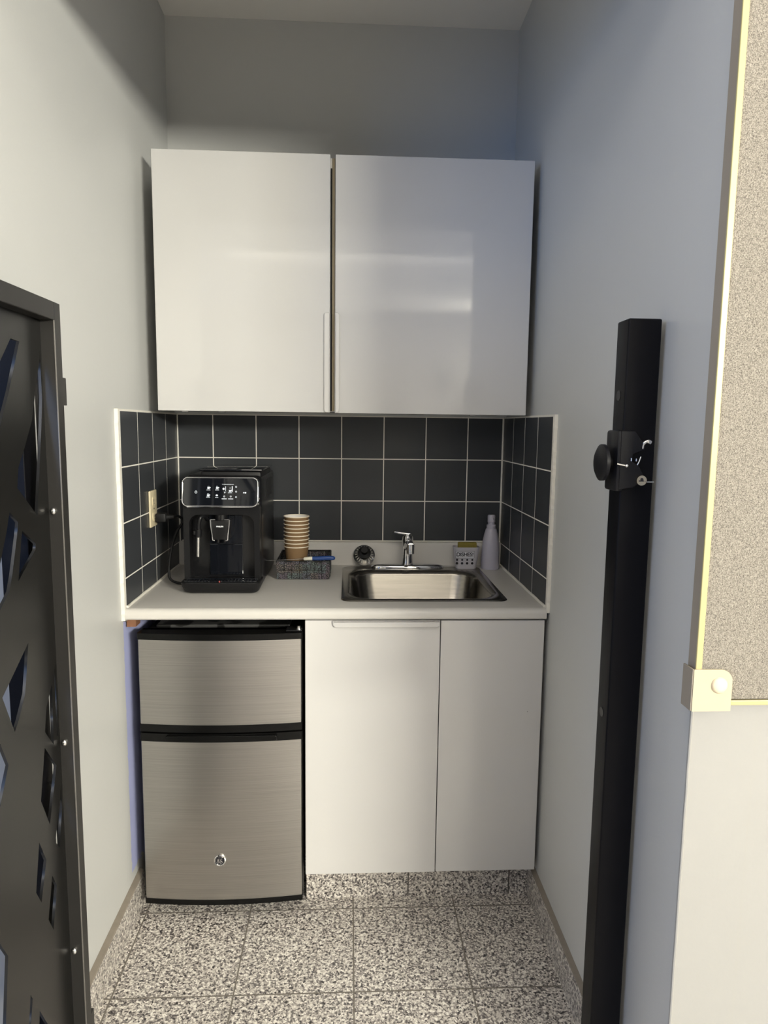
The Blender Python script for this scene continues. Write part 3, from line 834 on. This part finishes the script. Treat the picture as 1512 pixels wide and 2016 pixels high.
def cup_icon(px, py, steam=True):
    x, z = IP(px, py)
    prism(b, [(x - .0034, z + .001), (x + .0034, z + .001), (x + .0024, z - .0028), (x - .0024, z - .0028)], lambda x, z: panel_pt(x, z, .0006), lambda x, z: panel_pt(x, z, .0001))
    ring(px + 20, py, .0014, .0004); ic_box(x - .0044, z - .0046, x + .0044, z - .0039)
    if steam: ic_box(x - .0020, z + .0022, x - .0013, z + .0046); ic_box(x + .0012, z + .0022, x + .0019, z + .0046)
    ic_box(x - .0060, z - .0076, x + .0060, z - .0069)
lit = pmat('lit_icons', (.8, .85, .9), .5, emis=(.85, .92, 1), es=.5)
ring(320, 458, .0032); ring(320, 458, .0040, .0002, 60, 120)
link('power_icon', b, lit, cpo); b = bmesh.new()
cup_icon(484, 405); cup_icon(598, 405); cup_icon(480, 490); 
x, z = IP(594, 495); ball(b, panel_pt(x, z), .0034, (1, .2, .8), 12); ic_box(x - .0045, z - .0065, x + .0045, z - .0056)
dot(683, 418, .0030); x, z = IP(711, 415); ic_box(x - .0004, z - .007, x + .0004, z + .007)
x, z = IP(768, 436); cup_icon(768, 436, False); dot(768, 408, .0009); x, z = IP(797, 415); ic_box(x - .0010, z - .009, x + .0010, z + .007)
x, z = IP(740, 365); ic_box(x - .0175, z - .0003, x + .0175, z + .0003); 
for px, py in ((692, 506), (778, 506), (848, 394), (848, 450), (848, 512)): ring(px, py, .0020, .0004)
for px, py in ((692, 534), (778, 534)): x, z = IP(px, py); ic_box(x - .0075, z - .0006, x + .0075, z + .0006)
x, z = IP(700, 455); ic_box(x - .003, z, x + .004, z + .0006); ic_box(x - .002, z - .003, x + .001, z - .002)
link('drink_icons', b, lit, cpo); b = bmesh.new()
dot(950, 461, .0019); dot(972, 461, .0022); link('start_icon', b, lit, cpo)
# bean hopper and water tank top
b = bmesh.new(); box(b, .162, -.385, 1.282, .348, -.12, 1.308, .008, 2); hp = link('bean_hopper', b, matt_black, t, smooth=35)
b = bmesh.new(); box(b, .158, -.388, 1.3085, .352, -.10, 1.3140, .003, 2); box(b, .215, -.389, 1.3140, .275, -.36, 1.3165, .001); link('hopper_lid', b, black_gloss, hp, smooth=35)
# outlet spout
b = bmesh.new()
prism(b, [(.2070, 1.104), (.2570, 1.104), (.2600, 1.162), (.2040, 1.162)], lambda x, z: (x, -.452, z), lambda x, z: (x, -.405, z), .0015)
cyl(b, (.232, -.425, 1.16), (.232, -.425, 1.178), .018)
sp = link('coffee_spout', b, black_plastic, t, smooth=35)
for s in (-1, 1):
    b = bmesh.new()
    x1 = .232 + s * .0258; x0 = .232 + s * .0225
    tube(b, [(x1 + s * .003, -.4525, 1.165), (x1 + s * .0022, -.4535, 1.150), (x0 + s * .0010, -.4535, 1.118), (x0, -.4525, 1.1025)], .0022, 8)
    tube(b, [(x1 + s * .003, -.4525, 1.165), (.232 + s * .014, -.4525, 1.1655)], .0015, 8)
    tube(b, [(x0, -.4525, 1.1025), (.232 + s * .016, -.4525, 1.101)], .0015, 8)
    link('chrome_rail', b, chrome, sp, smooth=60)
b = bmesh.new(); text_into(b, 'PHILIPS', .0062, face_front(.2315, -.4530, 1.1445), .0003, .00022, 1.05); link('lettering', b, print_white, sp)
for s in (-1, 1):
    b = bmesh.new(); cyl(b, (.232 + s * .010, -.43, 1.104), (.232 + s * .010, -.43, 1.092), .005, .004, 14); link('spout_nozzle', b, black_plastic, sp, smooth=40)
# milk frother
b = bmesh.new(); tube(b, smooth_path([(.185, -.41, 1.160), (.181, -.425, 1.172), (.172, -.44, 1.170), (.1665, -.442, 1.150), (.1660, -.442, 1.128)], 5), .0062, 12)
cyl(b, (.1655, -.442, 1.134), (.1645, -.442, 1.110), .0105, .0100); box(b, .1500, -.449, 1.117, .166, -.437, 1.131, .004)
fr = link('milk_frother', b, black_plastic, t, smooth=40)
b = bmesh.new(); cyl(b, (.1645, -.442, 1.1145), (.1625, -.442, 1.050), .0060, .0052); link('steam_tube', b, satin_chrome, fr, smooth=40)
b = bmesh.new(); cyl(b, (.1625, -.442, 1.0502), (.1624, -.442, 1.0455), .0036, .0030); link('tube_tip', b, matt_black, fr, smooth=40)
# drip tray
b = bmesh.new()
pl0 = rrect(.128, -.452, .338, -.390, (.020, .020, .002, .002), 6); pl1 = rrect(.1125, -.482, .3530, -.388, (.026, .026, .002, .002), 6)
prev = None
for pl, z in ((pl0, CT + .0005), (rrect(.120, -.468, .346, -.390, (.024, .024, .002, .002), 6), CT + .008), (rrect(.114, -.478, .352, -.389, (.026, .026, .002, .002), 6), CT + .024), (pl1, CT + .036), (rrect(.1145, -.480, .3510, -.390, (.025, .025, .002, .002), 6), CT + .0385)):
    ring_ = [b.verts.new((x, y, z)) for x, y in pl]
    if prev:
        for i in range(len(ring_)): b.faces.new([prev[i], prev[(i + 1) % len(ring_)], ring_[(i + 1) % len(ring_)], ring_[i]])
    else: b.faces.new(ring_[::-1])
    prev = ring_
b.faces.new(prev); dt = link('drip_tray', b, matt_black, t, smooth=40)
b = bmesh.new()
for i in range(22): box(b, .126 + i * .0098, -.470, CT + .0385, .1305 + i * .0098, -.398, CT + .0415, .0008)
for j in range(3): box(b, .124, -.468 + j * .030, CT + .0385, .341, -.464 + j * .030, CT + .0425, .0008)
link('tray_grille', b, black_gloss, dt)
b = bmesh.new(); ball(b, (.2315, -.474, CT + .041), .0024, (1, 1, 1.2), 10); link('float_marker', b, pmat('red_plastic', (.4, .08, .07), .4), dt)
b = bmesh.new()
cord = smooth_path([(.062, -.335, 1.158), (.078, -.325, 1.158), (.088, -.315, 1.140), (.066, -.32, 1.10), (.050, -.325, 1.04), (.044, -.33, .985), (.052, -.34, .955), (.085, -.345, CT + .006), (.112, -.33, CT + .006), (.135, -.27, CT + .02)], 6)
tube(b, cord, .0042, 10)
tube(b, smooth_path([(.118, -.30, 1.05), (.102, -.305, 1.03), (.094, -.31, 1.0), (.100, -.315, .975), (.118, -.31, .958)], 6), .0042, 10)
link('power_cord', b, matt_black, t, smooth=60)
b = bmesh.new(); box(b, .0115, -.352, 1.142, .044, -.322, 1.170, .005); cyl(b, (.040, -.337, 1.157), (.066, -.335, 1.158), .009, .006)
link('power_plug', b, matt_black, t, smooth=40)

# ------------------------------------------------------------------ wall outlet
t = thing('wall_outlet', (0, -.345, 1.186), 'almond duplex outlet plate on the left tile wall with one plug in', 'outlet')
b = bmesh.new(); box(b, 0, -.381, 1.128, .0065, -.309, 1.243, .003, 2); op = link('cover_plate', b, almond, t, smooth=40)
for z in (1.209, 1.160):
    b = bmesh.new(); prism(b, rrect(-.362, z - .014, -.328, z + .014, .009, 5), lambda y, z: (.0085, y, z), lambda y, z: (.0060, y, z)); s_ = link('socket', b, almond, t)
    b = bmesh.new(); box(b, .0083, -.3525, z - .002, .0089, -.3508, z + .007); box(b, .0083, -.3395, z - .002, .0089, -.3378, z + .007); cyl(b, (.0083, -.345, z - .007), (.0089, -.345, z - .007), .002, n=10)
    link('slots', b, ink, s_)
b = bmesh.new(); ball(b, (.0066, -.345, 1.1855), .003, (.4, 1, 1), 10); link('screw', b, satin_chrome, t)

# ------------------------------------------------------------------ gate (open against the left wall)
t = thing('metal_gate', (.08, -1.24, 0), 'black perforated metal gate standing open along the left wall', 'gate')
HOLES = [
 [(-1.371,1.585),(-1.341,1.584),(-1.385,1.501),(-1.415,1.452),(-1.435,1.413),(-1.432,1.521)],
 [(-1.259,1.580),(-1.258,1.542),(-1.260,1.492),(-1.277,1.430),(-1.307,1.289),(-1.364,1.335),(-1.375,1.344),(-1.367,1.377),(-1.341,1.410),(-1.310,1.454),(-1.288,1.514),(-1.268,1.563)],
 [(-1.405,1.307),(-1.378,1.287),(-1.384,1.267),(-1.407,1.206),(-1.420,1.180),(-1.451,1.159),(-1.471,1.147),(-1.464,1.211),(-1.443,1.232),(-1.419,1.275)],
 [(-1.366,1.271),(-1.319,1.241),(-1.322,1.230),(-1.388,1.190),(-1.382,1.213),(-1.370,1.260)],
 [(-1.366,1.077),(-1.376,1.033),(-1.386,0.995),(-1.413,0.960),(-1.428,0.946),(-1.461,1.018),(-1.414,1.047)],
 [(-1.264,1.006),(-1.263,0.970),(-1.264,0.863),(-1.273,0.868),(-1.272,0.984)],
 [(-1.283,0.972),(-1.288,0.856),(-1.321,0.896),(-1.310,0.938)],
 [(-1.493,0.981),(-1.475,0.947),(-1.454,0.902),(-1.486,0.851),(-1.511,0.821)],
 [(-1.325,0.868),(-1.281,0.812),(-1.320,0.717),(-1.350,0.780)],
 [(-1.265,0.764),(-1.263,0.717),(-1.285,0.647),(-1.301,0.671),(-1.288,0.705),(-1.276,0.727)],
 [(-1.365,0.711),(-1.341,0.661),(-1.368,0.597),(-1.386,0.629)],
 [(-1.321,0.616),(-1.304,0.584),(-1.327,0.511),(-1.345,0.546)],
 [(-1.265,0.425),(-1.265,0.383),(-1.273,0.393)],
 [(-1.529,0.665),(-1.490,0.594),(-1.511,0.479),(-1.554,0.443)],
 [(-1.425,0.466),(-1.419,0.453),(-1.435,0.396),(-1.442,0.402)],
 [(-1.396,0.408),(-1.365,0.348),(-1.387,0.266),(-1.413,0.324)]]
HOLES = [[(min(y, -1.266), z) for y, z in h] for h in HOLES[:12]] + HOLES[13:]
rg = random.Random(3)
for i in range(8):          # the pattern goes on outside the frame
    for j in range(3):
        cy = -1.66 - j * .17 + rg.uniform(-.02, .02); cz = .2 + i * .185 + rg.uniform(-.02, .02); L_ = rg.uniform(.05, .08); w2 = rg.uniform(.02, .035)
        HOLES.append([(cy - w2, cz - L_ * .2), (cy - w2 * .2, cz + L_), (cy + w2, cz + L_ * .3), (cy + w2 * .3, cz - L_)])
GT, GB, GY0, GY1 = 1.663, .06, -1.232, -2.20
FW = .028; FD0, FD1 = .060, .100
b = bmesh.new()
MYZ = Matrix(((0, 0, 1, .073), (1, 0, 0, 0), (0, 1, 0, 0), (0, 0, 0, 1)))   # 2D (y,z) -> plane x = .073
holed_panel(b, [(GY1 + .01, GB + .01), (GY0 - .004, GB + .01), (GY0 - .004, GT - .01), (GY1 + .01, GT - .01)], HOLES, .0025, MYZ)
link('perforated_panel', b, black_panel_m, t)
b = bmesh.new(); box(b, .0600, GY0 - FW, GB, FD1, GY0, GT, .0015); box(b, .0600, GY1, GB, FD1, GY1 + FW, GT, .0015)
box(b, .0600, GY1 + FW, GT - FW * 1.15, FD1, GY0 - FW, GT, .0015); box(b, .0600, GY1 + FW, GB, FD1, GY0 - FW, GB + FW, .0015)
link('gate_frame', b, black_metal, t)
b = bmesh.new(); box(b, .0985, GY0 - FW - .0012, GB + FW, .1006, GY0 - FW + .0016, GT - FW * 1.15, .0004); link('edge_highlight', b, pmat('edge_highlight_metal', (.16, .15, .14), .4, .3, noise=.1), t)  # lighter strip painting the highlight along the stile's inner edge
for z in (1.291, .847, .413):
    b = bmesh.new(); ball(b, (.084, GY0 - FW - .001, z), .0070, (.8, .8, 1), 12); link('bolt', b, satin_chrome, t, smooth=60)
for z in (1.508, .22):
    b = bmesh.new(); box(b, .088, GY0 - .001, z - .025, .0985, GY0 + .017, z + .025, .001); link('hinge', b, black_metal, t)
# post the gate hangs on
b = bmesh.new(); box(b, .0005, -1.290, 0, .050, -1.239, 1.60, .002)
gp = link('gate_post', b, post_metal, loc=(0.025, -1.265, 0)); tag(gp, 'black steel hinge post behind the gate on the left wall', 'post')

# ------------------------------------------------------------------ latch post on the right
t = thing('latch_post', (1.142, -1.288, 0), 'tall black square steel post with lock beside the right wall', 'post')
b = bmesh.new(); box(b, 1.111, -1.315, 0.0, 1.173, -1.261, 1.651, .0035, 3)
link('square_tube', b, post_metal, t, smooth=40)
for z in (1.514, .897):
    b = bmesh.new(); cyl(b, (1.1100, -1.286, z), (1.1112, -1.286, z), .0095, n=24); link('hole_plug', b, black_plastic, t)
b = bmesh.new()
LK = [(1.1021,1.4493),(1.1272,1.4491),(1.1462,1.4246),(1.1468,1.4155),(1.1259,1.4072),(1.1249,1.3936),(1.1383,1.3855),(1.1478,1.3674),(1.1483,1.3583),(1.1295,1.3462),(1.1021,1.3415)]
xz(b, LK, -1.3320, -1.3145, .0025)
box(b, 1.0965, -1.330, 1.338, 1.1115, -1.272, 1.450, .005, 2)
lock_m = pmat('black_lock_plastic', (.006, .006, .008), .45, spec=.25, noise=.1)
lb = link('lock_body', b, lock_m, t, smooth=35)
b = bmesh.new(); lathe(b, [(0, 0), (.034, 0), (.034, .006), (.026, .0105), (0, .0115)], n=36)
bmesh.ops.transform(b, matrix=Matrix.Translation((1.083, -1.302, 1.390)) @ Matrix.Rotation(-PI / 2, 4, 'Y'), verts=b.verts[:])
cyl(b, (1.083, -1.302, 1.390), (1.098, -1.302, 1.390), .010)
link('turn_knob', b, lock_m, lb, smooth=35)
b = bmesh.new(); tube(b, [(1.096, -1.333, 1.3895), (1.1125, -1.3345, 1.3862)], .0018, 8); ball(b, (1.1135, -1.3345, 1.386), .0032, (1, 1, 1), 10); link('latch_pin', b, satin_chrome, lb, smooth=60)
b = bmesh.new(); tube(b, smooth_path([(1.143, -1.330, 1.4175), (1.1435, -1.333, 1.4265), (1.149, -1.334, 1.4305), (1.156, -1.333, 1.4285)], 5), [.0022] * 5 + [.003] * 6 + [.0038] * 5, 10); link('latch_hook', b, satin_chrome, lb, smooth=60)
b = bmesh.new(); tube(b, [(1.1415, -1.328, 1.4025), (1.139, -1.329, 1.395), (1.136, -1.328, 1.3875)], .0013, 8)
tube(b, [(1.1215, -1.334, 1.3945), (1.1215, -1.334, 1.4)], .0014, 8); tube(b, [(1.1325, -1.330, 1.394), (1.1325, -1.330, 1.399)], .0012, 8); link('latch_spring', b, satin_chrome, lb, smooth=60)
b = bmesh.new(); cyl(b, (1.1420, -1.3325, 1.3595), (1.1420, -1.3375, 1.3595), .0092, n=28); kc = link('key_cylinder', b, brass_key, lb, smooth=40)
b = bmesh.new(); box(b, 1.1370, -1.3382, 1.3575, 1.1455, -1.3375, 1.3600); cyl(b, (1.142, -1.3376, 1.3615), (1.142, -1.3382, 1.3615), .0028, n=12); link('keyway', b, ink, lb)
b = bmesh.new(); box(b, 1.1475, -1.3460, 1.3568, 1.1610, -1.3380, 1.3585, .0005); link('key', b, satin_chrome, lb)

t.location = Vector(t.location) + Vector((.0125, .030, 0))
# ------------------------------------------------------------------ notice board on the right
t = thing('fabric_board', (1.9, YF - .01, 1.9), 'beige woven fabric board in a pale yellow frame on the right front wall', 'board')
BXL, BZB, YB = 1.184, 1.006, YF - .032
b = bmesh.new(); box(b, BXL + .012, YB + .004, BZB + .010, 2.50, YF - .0045, 2.30); link('fabric_panel', b, fabric, t)
b = bmesh.new(); box(b, BXL, YB, BZB, BXL + .0105, YB + .004, 2.31, .0012); box(b, BXL + .0105, YB, BZB, 2.51, YB + .004, BZB + .0085, .0012)
box(b, 2.50, YB, BZB + .0085, 2.51, YB + .004, 2.31); box(b, BXL + .0105, YB, 2.30, 2.50, YB + .004, 2.31)
link('board_frame', b, frame_yel, t)
b = bmesh.new(); box(b, BXL + .001, YB + .004, BZB + .001, BXL + .006, YF - .0045, 2.31); box(b, BXL + .006, YB + .004, BZB + .001, 2.505, YF - .0045, BZB + .006); link('frame_side', b, board_side, t)
b = bmesh.new()
ol = rrect(1.1795, .9985, 1.2440, 1.0685, (.0008, .0008, .020, .0008), 8)
xz(b, ol, YB - .0045, YB - .0008); br = link('corner_bracket', b, bracket_m, t)
b = bmesh.new(); box(b, 1.1775, YB - .003, .9985, 1.1805, YF - .003, 1.0685, .0006); box(b, 1.1795, YB - .003, .9985, 1.2430, YF - .003, 1.0010, .0006); link('bracket_side', b, board_side, br)
b = bmesh.new(); lathe(b, [(.0135, 0), (.0135, .0015), (.011, .0045), (.006, .0060), (0, .0064)], n=32)
bmesh.ops.transform(b, matrix=Matrix.Translation((1.2225, YB - .0042, 1.0425)) @ Matrix.Rotation(PI / 2, 4, 'X'), verts=b.verts[:]); link('screw_cap', b, screw_m, br, smooth=50)

# ------------------------------------------------------------------ the room behind the camera (seen mirrored in the glossy doors)
t = thing('storage_cabinet', (1.40, -5.35, 0), 'tall white storage cabinet in the room, mirrored in the glossy right door', 'cabinet')
b = bmesh.new(); box(b, 1.17, -5.59, 0, 1.64, -5.19, 1.81, .003); link('cabinet_body', b, satin_white, t)
b = bmesh.new(); box(b, 1.173, -5.189, .03, 1.637, -5.18, 1.78, .002); link('door', b, satin_white, t)
t = thing('potted_grass', (1.555, -5.32, 1.81), 'dark potted grass on the tall cabinet, mirrored in the glossy right door', 'plant')
b = bmesh.new(); lathe(b, [(0, 0), (.04, 0), (.055, .10), (.05, .10), (.045, .09), (0, .09)], (1.555, -5.32, 1.81), 24); link('pot', b, matt_black, t, smooth=40)
b = bmesh.new()
for i in range(60):
    a = rg.uniform(0, 2 * PI); r = rg.uniform(.02, .11); h = rg.uniform(.10, .17)
    tube(b, [(1.555, -5.32, 1.895), (1.555 + r * .4 * math.cos(a), -5.32 + r * .4 * math.sin(a), 1.895 + h * .6), (1.555 + r * math.cos(a), -5.32 + r * math.sin(a), 1.895 + h)], [.003, .003, .001], 4)
link('grass_blades', b, pmat('dark_leaves', (.03, .04, .03), .6, noise=.1), t)
b = bmesh.new(); box(b, -1.0, RY + .0, 0, -.25, RY + .04, 2.1, .003); struct('dark_reflection_panel', b, pmat('dark_panel_paint', (.05, .05, .055), .4, noise=.05))  # dark panel added to put a dark band in the fridge reflection
t = thing('pendant_lamp', (2.65, -5.1, 2.0), 'long white linear lamp hanging near the rear wall of the room', 'lamp')
b = bmesh.new(); box(b, 1.80, -5.12, 1.95, 3.78, -5.06, 2.31, .01); cyl(b, (1.9, -5.09, 2.31), (1.9, -5.09, RH), .004); cyl(b, (3.3, -5.09, 2.31), (3.3, -5.09, RH), .004); link('lamp_housing', b, satin_white, t)
